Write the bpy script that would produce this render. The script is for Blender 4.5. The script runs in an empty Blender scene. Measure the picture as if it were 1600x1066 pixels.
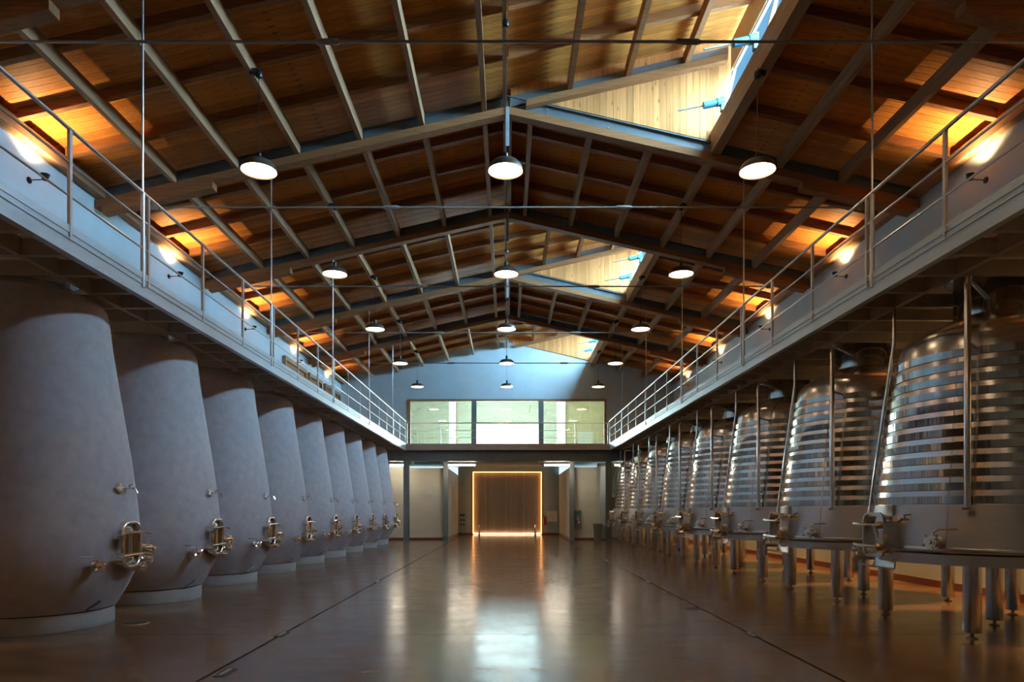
import bpy, math, random
from mathutils import Vector, Matrix

random.seed(7)
PI = math.pi
S = bpy.context.scene
COL = S.collection

# ------------------------------------------------------------------ camera
cam_d = bpy.data.cameras.new('camera')
cam = bpy.data.objects.new('camera', cam_d)
COL.objects.link(cam)
cam.location = (0, 0, 1.4)
cam.rotation_euler = (PI / 2, 0, 0)
cam_d.sensor_width = 36
cam_d.lens = 24.0
cam_d.shift_x = 7 / 1600
cam_d.shift_y = (797 - 533) / 1600
cam_d.clip_start = 0.05
cam_d.clip_end = 200
S.camera = cam

# ------------------------------------------------------------------ sky, daylight, exposure
W = bpy.data.worlds.new('sky')
S.world = W
W.use_nodes = True
wn = W.node_tree
bg = wn.nodes['Background']
geo = wn.nodes.new('ShaderNodeTexCoord')
sep = wn.nodes.new('ShaderNodeSeparateXYZ')
ramp = wn.nodes.new('ShaderNodeValToRGB')
ramp.color_ramp.elements[0].position = 0.0
ramp.color_ramp.elements[0].color = (0.80, 0.92, 1.0, 1)
ramp.color_ramp.elements[1].position = 0.40
ramp.color_ramp.elements[1].color = (0.16, 0.44, 0.70, 1)
wn.links.new(geo.outputs['Generated'], sep.inputs[0])
wn.links.new(sep.outputs['Z'], ramp.inputs[0])
wn.links.new(ramp.outputs[0], bg.inputs['Color'])
bg.inputs['Strength'].default_value = 0.36

sun_d = bpy.data.lights.new('daylight', 'SUN')
sun_d.energy = 52.0
sun_d.color = (0.42, 0.73, 1.0)
sun_d.angle = math.radians(100)
sun = bpy.data.objects.new('daylight', sun_d)
COL.objects.link(sun)
sun.rotation_euler = Vector((-0.78, 0.10, -0.60)).to_track_quat('-Z', 'Y').to_euler()

vs = S.view_settings
S.display_settings.display_device = 'sRGB'
vs.view_transform = 'Standard'
vs.look = 'None'
vs.exposure = 1.65
vs.gamma = 1.0
vs.use_curve_mapping = False
S.cycles.max_bounces = 10
S.cycles.diffuse_bounces = 5
S.cycles.glossy_bounces = 4
S.cycles.transparent_max_bounces = 12
S.cycles.sample_clamp_indirect = 6.0
S.cycles.caustics_reflective = False
S.cycles.caustics_refractive = False

# ------------------------------------------------------------------ helpers
class MB:
    def __init__(self):
        self.v, self.f = [], []

    def add(self, vs_, fs_):
        n = len(self.v)
        self.v += [tuple(p) for p in vs_]
        self.f += [tuple(i + n for i in f) for f in fs_]
        return self

    def hexa(self, p):
        return self.add(p, [(0, 3, 2, 1), (4, 5, 6, 7), (0, 1, 5, 4), (1, 2, 6, 5), (2, 3, 7, 6), (3, 0, 4, 7)])

    def box(self, x0, x1, y0, y1, z0, z1):
        if x0 > x1: x0, x1 = x1, x0
        if y0 > y1: y0, y1 = y1, y0
        if z0 > z1: z0, z1 = z1, z0
        return self.hexa([(x0, y0, z0), (x1, y0, z0), (x1, y1, z0), (x0, y1, z0),
                          (x0, y0, z1), (x1, y0, z1), (x1, y1, z1), (x0, y1, z1)])

    def slab(self, xa, za, xb, zb, h, y0, y1):
        """a bar whose underside runs (xa,za)->(xb,zb), h high, from y0 to y1"""
        if xa > xb: xa, za, xb, zb = xb, zb, xa, za
        return self.hexa([(xa, y0, za), (xb, y0, zb), (xb, y1, zb), (xa, y1, za),
                          (xa, y0, za + h), (xb, y0, zb + h), (xb, y1, zb + h), (xa, y1, za + h)])

    def prism_y(self, poly, y0, y1):
        """closed xz outline (counter-clockwise seen from -Y) carried from y0 to y1"""
        n = len(poly)
        v = [(x, y0, z) for x, z in poly] + [(x, y1, z) for x, z in poly]
        f = [tuple(range(n)), tuple(range(2 * n - 1, n - 1, -1))]
        for i in range(n):
            j = (i + 1) % n
            f.append((j, i, i + n, j + n))
        return self.add(v, f)

    def tube(self, pts, r, n=10, caps=True, r1=None):
        pts = [Vector(p) for p in pts]
        m = len(pts)
        rings = []
        prev = None
        for i, p in enumerate(pts):
            if i == 0: d = pts[1] - pts[0]
            elif i == m - 1: d = pts[-1] - pts[-2]
            else: d = (pts[i + 1] - pts[i]).normalized() + (pts[i] - pts[i - 1]).normalized()
            d.normalize()
            if prev is None:
                a = Vector((0, 0, 1)) if abs(d.z) < 0.9 else Vector((1, 0, 0))
                u = d.cross(a).normalized()
            else:
                u = (prev - d * prev.dot(d)).normalized()
            prev = u
            w = d.cross(u)
            rr = r if r1 is None else r + (r1 - r) * i / (m - 1)
            rings.append([p + (u * math.cos(2 * PI * k / n) + w * math.sin(2 * PI * k / n)) * rr for k in range(n)])
        v = [q for ring in rings for q in ring]
        f = []
        for i in range(m - 1):
            for k in range(n):
                k2 = (k + 1) % n
                f.append((i * n + k, i * n + k2, (i + 1) * n + k2, (i + 1) * n + k))
        if caps:
            f.append(tuple(range(n - 1, -1, -1)))
            f.append(tuple((m - 1) * n + k for k in range(n)))
        return self.add(v, f)

    def lathe(self, prof, n=48, c=(0, 0, 0), axis=(0, 0, 1), closed=False):
        """profile [(r, h)] turned round an axis through c"""
        ax = Vector(axis).normalized()
        a = Vector((1, 0, 0)) if abs(ax.z) > 0.9 else Vector((0, 0, 1))
        u = ax.cross(a).normalized()
        if abs(ax.z) > 0.9: u = Vector((1, 0, 0))
        w = ax.cross(u)
        c = Vector(c)
        v, f = [], []
        for r, h in prof:
            for k in range(n):
                t = 2 * PI * k / n
                v.append(c + ax * h + (u * math.cos(t) + w * math.sin(t)) * r)
        m = len(prof)
        for i in range(m - 1 + (1 if closed else 0)):
            i2 = (i + 1) % m
            for k in range(n):
                k2 = (k + 1) % n
                f.append((i * n + k, i * n + k2, i2 * n + k2, i2 * n + k))
        if not closed:
            if prof[0][0] > 1e-6: f.append(tuple(range(n - 1, -1, -1)))
            if prof[-1][0] > 1e-6: f.append(tuple((m - 1) * n + k for k in range(n)))
        return self.add(v, f)

    def mesh(self, name, mat):
        me = bpy.data.meshes.new(name)
        me.from_pydata(self.v, [], self.f)
        me.materials.append(mat)
        me.polygons.foreach_set('use_smooth', [True] * len(me.polygons))
        me.update()
        me.set_sharp_from_angle(angle=math.radians(38))
        return me

    def build(self, name, mat, parent=None, loc=None):
        o = bpy.data.objects.new(name, self.mesh(name, mat))
        COL.objects.link(o)
        if parent: o.parent = parent
        if loc: o.location = loc
        return o


def empty(name, loc=(0, 0, 0)):
    o = bpy.data.objects.new(name, None)
    COL.objects.link(o)
    o.location = loc
    o.empty_display_size = 0.2
    return o


def tag(o, label, cat, group=None):
    o['label'] = label
    o['category'] = cat
    if group: o['group'] = group
    return o


def struct(o, label=None):
    o['kind'] = 'structure'
    if label: o['label'] = label
    return o


def dup(root, loc, label=None):
    r = root.copy(); COL.objects.link(r); r.location = loc
    if label: r['label'] = label
    for ch in list(root.children):
        c = ch.copy(); COL.objects.link(c); c.parent = r
        for g in list(ch.children):
            d = g.copy(); COL.objects.link(d); d.parent = c
    return r


ORD = ['first', 'second', 'third', 'fourth', 'fifth', 'sixth', 'seventh', 'eighth', 'ninth', 'tenth', 'eleventh', 'twelfth']

# ------------------------------------------------------------------ materials
def mat(name, col=(0.5, 0.5, 0.5), rough=0.5, metal=0.0, noise=0.0, scale=(4, 4, 4), bump=0.0, spec=0.5, rnoise=0.0, detail=4, col2=None, rand=0.0):
    m = bpy.data.materials.new(name)
    m.use_nodes = True
    nt = m.node_tree
    b = nt.nodes['Principled BSDF']
    b.inputs['Base Color'].default_value = (*col, 1)
    b.inputs['Roughness'].default_value = rough
    b.inputs['Metallic'].default_value = metal
    b.inputs['Specular IOR Level'].default_value = spec
    if noise or bump or rnoise or col2:
        tc = nt.nodes.new('ShaderNodeTexCoord')
        mp = nt.nodes.new('ShaderNodeMapping')
        mp.inputs['Scale'].default_value = scale
        nz = nt.nodes.new('ShaderNodeTexNoise')
        nz.inputs['Scale'].default_value = 1.0
        nz.inputs['Detail'].default_value = detail
        nz.inputs['Roughness'].default_value = 0.6
        nt.links.new(tc.outputs['Object'], mp.inputs[0])
        nt.links.new(mp.outputs[0], nz.inputs['Vector'])
        if noise or col2:
            cr = nt.nodes.new('ShaderNodeValToRGB')
            c2 = col2 or tuple(min(1, c * (1 + noise)) for c in col)
            c1 = col if col2 else tuple(c * (1 - noise) for c in col)
            cr.color_ramp.elements[0].position = 0.3
            cr.color_ramp.elements[0].color = (*c1, 1)
            cr.color_ramp.elements[1].position = 0.7
            cr.color_ramp.elements[1].color = (*c2, 1)
            nt.links.new(nz.outputs[0], cr.inputs[0])
            last = cr.outputs[0]
            if rand:
                oi = nt.nodes.new('ShaderNodeObjectInfo')
                gi = nt.nodes.new('ShaderNodeNewGeometry')
                ad = nt.nodes.new('ShaderNodeMath'); ad.operation = 'ADD'
                fr = nt.nodes.new('ShaderNodeMath'); fr.operation = 'FRACT'
                mr = nt.nodes.new('ShaderNodeMapRange')
                mr.inputs['To Min'].default_value = 1 - rand
                mr.inputs['To Max'].default_value = 1 + rand
                nt.links.new(oi.outputs['Random'], ad.inputs[0])
                nt.links.new(gi.outputs['Random Per Island'], ad.inputs[1])
                nt.links.new(ad.outputs[0], fr.inputs[0])
                nt.links.new(fr.outputs[0], mr.inputs['Value'])
                mx = nt.nodes.new('ShaderNodeVectorMath'); mx.operation = 'SCALE'
                nt.links.new(last, mx.inputs[0])
                nt.links.new(mr.outputs[0], mx.inputs['Scale'])
                last = mx.outputs[0]
            nt.links.new(last, b.inputs['Base Color'])
        if rnoise:
            mr2 = nt.nodes.new('ShaderNodeMapRange')
            mr2.inputs['To Min'].default_value = max(0.02, rough - rnoise)
            mr2.inputs['To Max'].default_value = rough + rnoise
            nt.links.new(nz.outputs[0], mr2.inputs['Value'])
            nt.links.new(mr2.outputs[0], b.inputs['Roughness'])
        if bump:
            bp = nt.nodes.new('ShaderNodeBump')
            bp.inputs['Strength'].default_value = bump
            bp.inputs['Distance'].default_value = 0.02
            nt.links.new(nz.outputs[0], bp.inputs['Height'])
            nt.links.new(bp.outputs[0], b.inputs['Normal'])
    return m


def emit(name, col, strength):
    m = bpy.data.materials.new(name)
    m.use_nodes = True
    nt = m.node_tree
    nt.nodes.remove(nt.nodes['Principled BSDF'])
    e = nt.nodes.new('ShaderNodeEmission')
    e.inputs['Color'].default_value = (*col, 1)
    e.inputs['Strength'].default_value = strength
    nt.links.new(e.outputs[0], nt.nodes['Material Output'].inputs[0])
    return m


def glass(name, refl=0.09, tint=(0.93, 0.98, 0.97)):
    m = bpy.data.materials.new(name)
    m.use_nodes = True
    nt = m.node_tree
    nt.nodes.remove(nt.nodes['Principled BSDF'])
    t = nt.nodes.new('ShaderNodeBsdfTransparent'); t.inputs[0].default_value = (*tint, 1)
    g = nt.nodes.new('ShaderNodeBsdfGlossy'); g.inputs['Roughness'].default_value = 0.02
    mx = nt.nodes.new('ShaderNodeMixShader'); mx.inputs[0].default_value = refl
    nt.links.new(t.outputs[0], mx.inputs[1]); nt.links.new(g.outputs[0], mx.inputs[2])
    nt.links.new(mx.outputs[0], nt.nodes['Material Output'].inputs[0])
    return m


def knotty(name, base, dark, grain=(1.2, 30, 30), rough=0.5, rand=0.2, knot=9.0):
    """pine: stretched grain, dark knots, tone changing from board to board"""
    m = mat(name, base, rough, spec=0.12, noise=0.22, scale=grain, bump=0.08, rand=rand)
    nt = m.node_tree
    b = nt.nodes['Principled BSDF']
    src = b.inputs['Base Color'].links[0].from_socket
    tc = nt.nodes.new('ShaderNodeTexCoord')
    mp = nt.nodes.new('ShaderNodeMapping')
    mx0 = max(grain)
    mp.inputs['Scale'].default_value = tuple(knot * (0.28 if g < mx0 else 0.8) for g in grain)
    vo = nt.nodes.new('ShaderNodeTexVoronoi')
    vo.inputs['Scale'].default_value = 1.0
    cr = nt.nodes.new('ShaderNodeValToRGB')
    cr.color_ramp.elements[0].position = 0.05
    cr.color_ramp.elements[0].color = (1, 1, 1, 1)
    cr.color_ramp.elements[1].position = 0.17
    cr.color_ramp.elements[1].color = (0, 0, 0, 1)
    mix = nt.nodes.new('ShaderNodeMix'); mix.data_type = 'RGBA'
    mix.inputs['B'].default_value = (*dark, 1)
    nt.links.new(tc.outputs['Object'], mp.inputs[0])
    nt.links.new(mp.outputs[0], vo.inputs['Vector'])
    nt.links.new(vo.outputs['Distance'], cr.inputs[0])
    nt.links.new(cr.outputs[0], mix.inputs['Factor'])
    nt.links.new(src, mix.inputs['A'])
    nt.links.new(mix.outputs['Result'], b.inputs['Base Color'])
    return m


M = {}
M['board'] = knotty('pine_board', (0.58, 0.215, 0.045), (0.20, 0.055, 0.014), grain=(1.0, 22, 22))
M['plank'] = knotty('pine_plank', (0.60, 0.245, 0.08), (0.27, 0.095, 0.03), grain=(22, 22, 1.0), knot=10)
M['glulam'] = mat('glulam', (0.39, 0.215, 0.11), 0.6, spec=0.12, noise=0.25, scale=(30, 1.2, 30), bump=0.05, rand=0.12)
M['glulam_x'] = mat('glulam_rafter', (0.31, 0.130, 0.050), 0.6, spec=0.12, noise=0.25, scale=(1.2, 30, 30), bump=0.05, rand=0.1)
M['truss_steel'] = mat('truss_steel', (0.16, 0.185, 0.19), 0.42, metal=0.3, noise=0.1)
M['galv'] = mat('galvanised_steel', (0.45, 0.51, 0.54), 0.42, metal=0.5, noise=0.14, scale=(2, 1, 6), rnoise=0.1)
M['rail'] = mat('rail_steel', (0.52, 0.53, 0.53), 0.34, metal=0.8, noise=0.06)
M['grate'] = mat('grating_steel', (0.60, 0.49, 0.38), 0.5, metal=0.15)
M['dark_steel'] = mat('dark_steel', (0.36, 0.305, 0.255), 0.5, metal=0.15, noise=0.12)
M['post'] = mat('painted_post', (0.20, 0.23, 0.23), 0.45, metal=0.2, noise=0.08)
M['plaster'] = mat('plaster', (0.51, 0.58, 0.61), 0.85, noise=0.05, scale=(1.5, 1.5, 1.5), bump=0.03)
M['plaster_warm'] = mat('plaster_cladding', (0.66, 0.64, 0.53), 0.8, noise=0.06, scale=(1, 1, 2), bump=0.03)
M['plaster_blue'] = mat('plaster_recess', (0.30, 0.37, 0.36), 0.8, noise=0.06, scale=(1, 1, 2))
M['concrete'] = mat('cast_concrete', (0.43, 0.38, 0.385), 0.72, noise=0.10, scale=(7, 7, 7), bump=0.12, detail=8, spec=0.3)
M['plinth'] = mat('plinth_concrete', (0.40, 0.37, 0.35), 0.8, noise=0.1, scale=(4, 4, 4), bump=0.08)
M['floor'] = mat('polished_concrete', (0.085, 0.042, 0.020), 0.19, noise=0.0, col2=(0.21, 0.119, 0.063), scale=(1.6, 2.6, 1), rnoise=0.12, detail=12, bump=0.16)
M['joint'] = mat('drain_slot', (0.035, 0.03, 0.028), 0.4, metal=0.3)
M['red_base'] = mat('red_baseboard', (0.16, 0.045, 0.025), 0.5)
M['steel'] = mat('brushed_steel', (0.66, 0.64, 0.61), 0.22, metal=1.0, noise=0.05, scale=(1.5, 1.5, 60), bump=0.02, detail=3)
M['steel_low'] = mat('satin_steel', (0.52, 0.51, 0.50), 0.42, metal=1.0, noise=0.05, scale=(1.5, 1.5, 50), bump=0.01)
M['band'] = mat('jacket_steel', (0.50, 0.46, 0.41), 0.10, metal=1.0, noise=0.22, scale=(8, 8, 0.3), bump=0.4, detail=3)
M['roof_sheet'] = mat('roof_sheet', (0.40, 0.41, 0.42), 0.6)
M['chrome'] = mat('polished_steel', (0.80, 0.78, 0.74), 0.14, metal=1.0)
M['amber'] = mat('amber_metal', (0.50, 0.36, 0.16), 0.22, metal=1.0)  # amber-toned metal on ribs, clamp nuts and sample taps
M['black'] = mat('black_enamel', (0.015, 0.015, 0.015), 0.35)
M['shade'] = mat('lamp_shade', (0.10, 0.075, 0.055), 0.35, noise=0.05)
M['white'] = mat('white_plastic', (0.72, 0.72, 0.70), 0.4)
M['blue'] = mat('blue_actuator', (0.10, 0.33, 0.46), 0.35, metal=0.4)
M['frame_wood'] = mat('window_timber', (0.36, 0.20, 0.09), 0.5, noise=0.15, scale=(20, 20, 2))
M['edge'] = mat('weathered_edge', (0.36, 0.29, 0.24), 0.5, metal=0.3, noise=0.12, scale=(2, 1, 9))
M['door_wood'] = mat('door_slat', (0.50, 0.37, 0.25), 0.5, noise=0.2, scale=(40, 40, 1.2), rand=0.12)
M['grey_panel'] = mat('grey_cabinet', (0.20, 0.22, 0.19), 0.5)
M['room_wall'] = mat('room_wall', (0.60, 0.61, 0.53), 0.85)
M['room_yellow'] = mat('room_wood_wall', (0.64, 0.56, 0.36), 0.7, noise=0.1, scale=(12, 12, 1))
M['red_paint'] = mat('red_paint', (0.35, 0.03, 0.02), 0.35)
M['green'] = mat('green_plastic', (0.03, 0.22, 0.18), 0.4)
M['pane'] = glass('window_glass', 0.16)
M['sky_pane'] = glass('dormer_glass', 0.03, (0.9, 0.97, 1.0))
E_LAMP = emit('lamp_glow', (1.0, 0.70, 0.42), 8.0)
E_TUBE = emit('tube_glow', (1.0, 0.86, 0.66), 17.0)
E_LED = emit('led_amber', (1.0, 0.40, 0.10), 1.7)
E_LEDW = emit('led_threshold', (1.0, 0.62, 0.36), 2.0)
E_WARM = emit('bulkhead_glow', (1.0, 0.58, 0.22), 40.0)
E_REFL = emit('white_reflection', (0.78, 0.95, 1.0), 18.0)  # white reflection in the gallery glass, put in as a glowing surface
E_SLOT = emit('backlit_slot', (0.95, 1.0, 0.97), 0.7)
E_ROOM_FILL = emit('room_fill_glow', (1.0, 0.98, 0.78), 0.8)

# ------------------------------------------------------------------ key dimensions
XW = 7.75          # side walls
XG = 4.475         # walkway edge
YW = 31.8          # gable wall
YB = -7.0          # wall behind the camera
BAY = 4.56
TRUSS = [8.33 + BAY * i for i in range(5)]
SL = 0.228         # roof pitch
ZP = 8.97          # underside of purlins at the ridge
ZR = ZP + 0.22     # underside of rafters
ZD = ZP + 0.38     # underside of boards
XS = 3.9           # dormer window foot


def rz(z, x):       # height on the main roof
    return z - SL * abs(x)


def dz(z, x):       # height on the dormer roof, which carries the left slope on upwards
    return z + SL * x


# ------------------------------------------------------------------ floor
fl = struct(empty('floor'), 'polished brown concrete floor in large slabs with slot drains')
xs = [-XW - 0.1, -2.55, -2.515, 2.725, 2.76, XW + 0.1]
ys = [YB - 0.1, 7.66, 13.3, 18.95, 24.6, 39.0]
for (xa, xb) in ((xs[0], xs[1]), (xs[2], xs[3]), (xs[4], xs[5])):
    for i in range(5):
        y0, y1 = ys[i] + 0.006, ys[i + 1] - 0.006
        MB().box(xa, xb, y0, y1, -0.12, 0.0).build('slab', M['floor'], fl)
MB().box(xs[0], xs[5], ys[0], ys[-1], -0.2, -0.09).build('screed', M['joint'], fl)
for xa, xb in ((xs[1], xs[2]), (xs[3], xs[4])):
    MB().box(xa + 0.008, xb - 0.008, ys[0], ys[-1], -0.09, -0.014).build('slot_drain', M['joint'], fl)

# ------------------------------------------------------------------ walls
struct(MB().box(-XW - 0.3, -XW, YB, 39, 0, 8.2).build('wall_left', M['plaster']), 'white plaster side wall above the concrete tanks')
struct(MB().box(XW, XW + 0.3, YB, 39, 0, 8.2).build('wall_right', M['plaster']), 'white plaster side wall above the steel tanks')
struct(MB().box(-XW - 0.3, XW + 0.3, YB - 0.3, YB, 0, 11).build('wall_back', M['plaster']), 'plain plaster end wall behind the viewer')
# gable wall with the opening of the glazed gallery
wx0, wx1, wz0, wz1 = -4.62, 4.60, 4.30, 6.56
wf = MB()
y0, y1 = YW, YW + 0.3
wf.box(-XW, wx0, y0, y1, 4.25, wz1)
wf.box(wx1, XW, y0, y1, 4.25, wz1)
wf.box(wx0, wx1, y0, y1, 4.25, wz0)
wf.prism_y([(-XW, wz1), (XW, wz1), (XW, rz(ZD, XW)), (0.0, ZD), (-XW, rz(ZD, XW))], y0, y1)
struct(wf.build('wall_front', M['plaster']), 'gable end wall over the glazed gallery')
for sx, nm in ((-1, 'left'), (1, 'right')):
    struct(MB().box(sx * (XW - 0.02), sx * XW, YB, YW, 0.0, 0.13).build('baseboard_' + nm, M['red_base']), 'dark red baseboard')
    struct(MB().box(sx * (XW - 0.17), sx * XW, YB, YW, 7.27, 7.47).build('trim_1' if sx < 0 else 'trim_2', M['glulam']), 'timber wall plate under the rafters')

# ------------------------------------------------------------------ roof
ceil_ = struct(empty('ceiling'), 'pine board ceiling on rafters and purlins')
DORM = [(TRUSS[0], TRUSS[1]), (TRUSS[2], TRUSS[3]), (TRUSS[4], YW)]


def in_dormer(y):
    for k, (a, b) in enumerate(DORM):
        if a < y < b: return k
    return None


BW = 0.14
bl = MB().slab(-XW - 0.1, rz(ZD, XW + 0.1), 0.0, ZD, 0.028, 0.003, BW - 0.003).mesh('board', M['board'])
br = MB().slab(0.0, ZD, XW + 0.1, rz(ZD, XW + 0.1), 0.028, 0.003, BW - 0.003).mesh('board', M['board'])
bs = MB().slab(XS + 0.1, rz(ZD, XS + 0.1), XW + 0.1, rz(ZD, XW + 0.1), 0.028, 0.003, BW - 0.003).mesh('board', M['board'])
bd = MB().slab(0.0, ZD, 4.36, dz(ZD, 4.36), 0.028, 0.003, BW - 0.003).mesh('board', M['board'])


def inst(name, me, parent, loc):
    o = bpy.data.objects.new(name, me)
    COL.objects.link(o); o.parent = parent; o.location = loc
    return o


far_l, far_r = MB(), MB()
y = YB
n = 0
while y < YW - 0.01:
    near = 7.6 < y < 17.4
    dm = in_dormer(y + BW / 2)
    if near:
        inst('board', bl, ceil_, (0, y, 0))
        inst('board', bs if dm is not None else br, ceil_, (0, y, 0))
    else:
        far_l.slab(-XW - 0.1, rz(ZD, XW + 0.1), 0.0, ZD, 0.028, y + 0.003, y + BW - 0.003)
        xa = XS + 0.1 if dm is not None else 0.0
        far_r.slab(xa, rz(ZD, xa), XW + 0.1, rz(ZD, XW + 0.1), 0.028, y + 0.003, y + BW - 0.003)
    y += BW
for q in (far_l, far_r):
    o = q.build('boarding', M['board'], ceil_); o['kind'] = 'stuff'
sh = MB()
sh.slab(-XW - 0.3, rz(ZD + 0.03, XW + 0.3), 0, ZD + 0.03, 0.1, YB - 0.3, YW + 0.3)
segs = [(YB - 0.3, TRUSS[0], 0), (TRUSS[0], TRUSS[1], 1), (TRUSS[1], TRUSS[2], 0), (TRUSS[2], TRUSS[3], 1), (TRUSS[3], TRUSS[4], 0), (TRUSS[4], YW + 0.3, 1)]
for a, b, d in segs:
    xa = XS + 0.1 if d else 0.0
    sh.slab(xa, rz(ZD + 0.03, xa), XW + 0.3, rz(ZD + 0.03, XW + 0.3), 0.1, a, b)
sh.build('roof_deck', M['roof_sheet'], ceil_)

PX = [0.44 + 1.1655 * k for k in range(6)]
ally = [-5.35, -0.79, 3.77] + TRUSS + [YW]
for i in range(len(ally) - 1):
    ya, yb = ally[i] + 0.06, ally[i + 1] - 0.06
    if i == 0: ya = YB
    d = in_dormer((ya + yb) / 2)
    for sx in (-1, 1):
        for x in PX:
            if sx > 0 and d is not None and x < 5.0: continue
            w = 0.045
            MB().box(sx * x - w, sx * x + w, ya, yb, rz(ZP, x), rz(ZR, x) + 0.01).build('purlin', M['glulam'], ceil_)
    for x0 in ((-0.05,) if d is not None else (-0.05, 0.05)):
        MB().box(x0 - 0.035, x0 + 0.035, ya, yb, ZP - 0.02, ZR).build('ridge_purlin', M['glulam'], ceil_)
    for k in (1, 2, 3):
        yr = ally[i] + (ally[i + 1] - ally[i]) * k / 4
        MB().slab(-XW + 0.17, rz(ZR, XW - 0.17), -0.02, ZR, 0.16, yr - 0.05, yr + 0.05).build('rafter', M['glulam_x'], ceil_)
        xa = 0.02 if d is None else XS + 0.12
        MB().slab(xa, rz(ZR, xa), XW - 0.17, rz(ZR, XW - 0.17), 0.16, yr - 0.05, yr + 0.05).build('rafter', M['glulam_x'], ceil_)

# ------------------------------------------------------------------ dormers
def wpt(x_off, zz):
    """point on the leaning dormer window plane at height zz"""
    return XS + 0.24 * (zz - 8.3) + x_off


WN = 4
for k, (a, b) in enumerate(DORM):
    dr = struct(empty('ceiling_dormer'), 'roof dormer lifted over the slope, %s from the camera end' % ORD[k])
    y = a
    fb = MB()
    while y < b - 0.01:
        if k == 0:
            inst('board', bd, dr, (0, y, 0))
        else:
            fb.slab(0.0, ZD, 4.36, dz(ZD, 4.36), 0.028, y + 0.003, min(b, y + BW - 0.003))
        y += BW
    if k:
        o = fb.build('boarding', M['board'], dr); o['kind'] = 'stuff'
    MB().slab(0.0, ZD + 0.03, 4.46, dz(ZD + 0.03, 4.46), 0.1, a, b).build('roof_deck', M['roof_sheet'], dr)
    for x in (1.165, 2.25, 3.35):
        MB().box(x - 0.045, x + 0.045, a + 0.06, b - 0.06, dz(ZP, x), dz(ZR, x) + 0.02).build('purlin', M['glulam_x'], dr)
    for q in (1, 2, 3):
        yr = a + (b - a) * q / 4
        MB().slab(0.02, dz(ZR, 0.02), 4.3, dz(ZR, 4.3), 0.16, yr - 0.05, yr + 0.05).build('rafter', M['glulam_x'], dr)
    # cheeks: a triangle of vertical planks at each end
    for yc, sgn in ((a + 0.03, 1), (b - 0.03, -1)):
        x = 0.62
        pw = 0.125
        while x < 4.15:
            x1 = x + pw - 0.005
            zb0, zb1 = rz(ZR + 0.035, x), rz(ZR + 0.035, x1)
            zt0, zt1 = dz(ZP - 0.02, x), dz(ZP - 0.02, x1)
            lim = lambda xx, zz: min(xx, wpt(0.0, zz))
            p = MB()
            p.hexa([(lim(x, zb0), yc - 0.012, zb0), (lim(x1, zb1), yc - 0.012, zb1), (lim(x1, zb1), yc + 0.012, zb1), (lim(x, zb0), yc + 0.012, zb0),
                    (x, yc - 0.012, zt0), (x1, yc - 0.012, zt1), (x1, yc + 0.012, zt1), (x, yc + 0.012, zt0)])
            if x < 3.93: p.build('plank', M['plank'], dr)
            x += pw
        # backing board beyond the planks
        yo = yc - 0.03 if sgn > 0 else yc + 0.03
        MB().prism_y([(0.06, rz(ZR + 0.03, 0.06)), (XS + 0.14, rz(ZR + 0.03, XS + 0.14)), (4.32, dz(ZD, 4.32)), (0.06, dz(ZD, 0.06))], yo - 0.012, yo + 0.012).build('cheek_backing', M['plank'], dr)
        # truss carried on up to the window: steel and timber
        if not (k == 2 and sgn < 0):
            ym = a if sgn > 0 else b
            MB().slab(0.05, dz(ZP, 0.05), 4.15, dz(ZP, 4.15), 0.2, ym - 0.05, ym + 0.05).build('steel_beam', M['truss_steel'], dr)
        ym = yc + sgn * 0.08
        MB().slab(0.35, dz(ZP - 0.12, 0.35), 4.1, dz(ZP - 0.12, 4.1), 0.12, ym - 0.07, ym + 0.07).build('edge_timber', M['glulam_x'], dr)
    # window wall: sill beam, head beam, frames and glass
    MB().box(XS - 0.08, XS + 0.10, a + 0.06, b - 0.06, rz(ZP, XS) , 8.50).build('sill_beam', M['glulam'], dr)
    MB().box(XS - 0.02, XS + 0.14, a + 0.06, b - 0.06, 8.50, 8.58).build('sill', M['frame_wood'], dr)
    zh = 9.66
    MB().box(wpt(-0.03, zh), wpt(0.06, zh), a + 0.06, b - 0.06, zh, dz(ZP, 4.1) + 0.3).build('head_beam', M['frame_wood'], dr)
    win = struct(empty('window_%d' % WN), 'row of tilted dormer windows, %s dormer from the camera end' % ORD[k])
    WN += 1
    ym = (a + b) / 2
    zb, zt = 8.58, zh
    for (ya, yb) in ((a + 0.14, ym - 0.02), (ym + 0.02, b - 0.14)):
        def frame_bar(y0_, y1_, z0_, z1_):
            return MB().hexa([(wpt(0.0, z0_), y0_, z0_), (wpt(0.05, z0_), y0_, z0_), (wpt(0.05, z0_), y1_, z0_), (wpt(0.0, z0_), y1_, z0_),
                              (wpt(0.0, z1_), y0_, z1_), (wpt(0.05, z1_), y0_, z1_), (wpt(0.05, z1_), y1_, z1_), (wpt(0.0, z1_), y1_, z1_)])
        fr = frame_bar(ya, yb, zb, zb + 0.03)
        for args in ((ya, yb, zt - 0.03, zt), (ya, ya + 0.04, zb, zt), (yb - 0.04, yb, zb, zt)):
            q = frame_bar(*args); fr.add(q.v, q.f)
        fo = fr.build('window_frame', M['frame_wood'], win)
        g = MB().hexa([(wpt(0.03, zb), ya, zb), (wpt(0.036, zb), ya, zb), (wpt(0.036, zb), yb, zb), (wpt(0.03, zb), yb, zb),
                       (wpt(0.03, zt), ya, zt), (wpt(0.036, zt), ya, zt), (wpt(0.036, zt), yb, zt), (wpt(0.03, zt), yb, zt)])
        g.build('pane', M['sky_pane'], fo)
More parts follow.
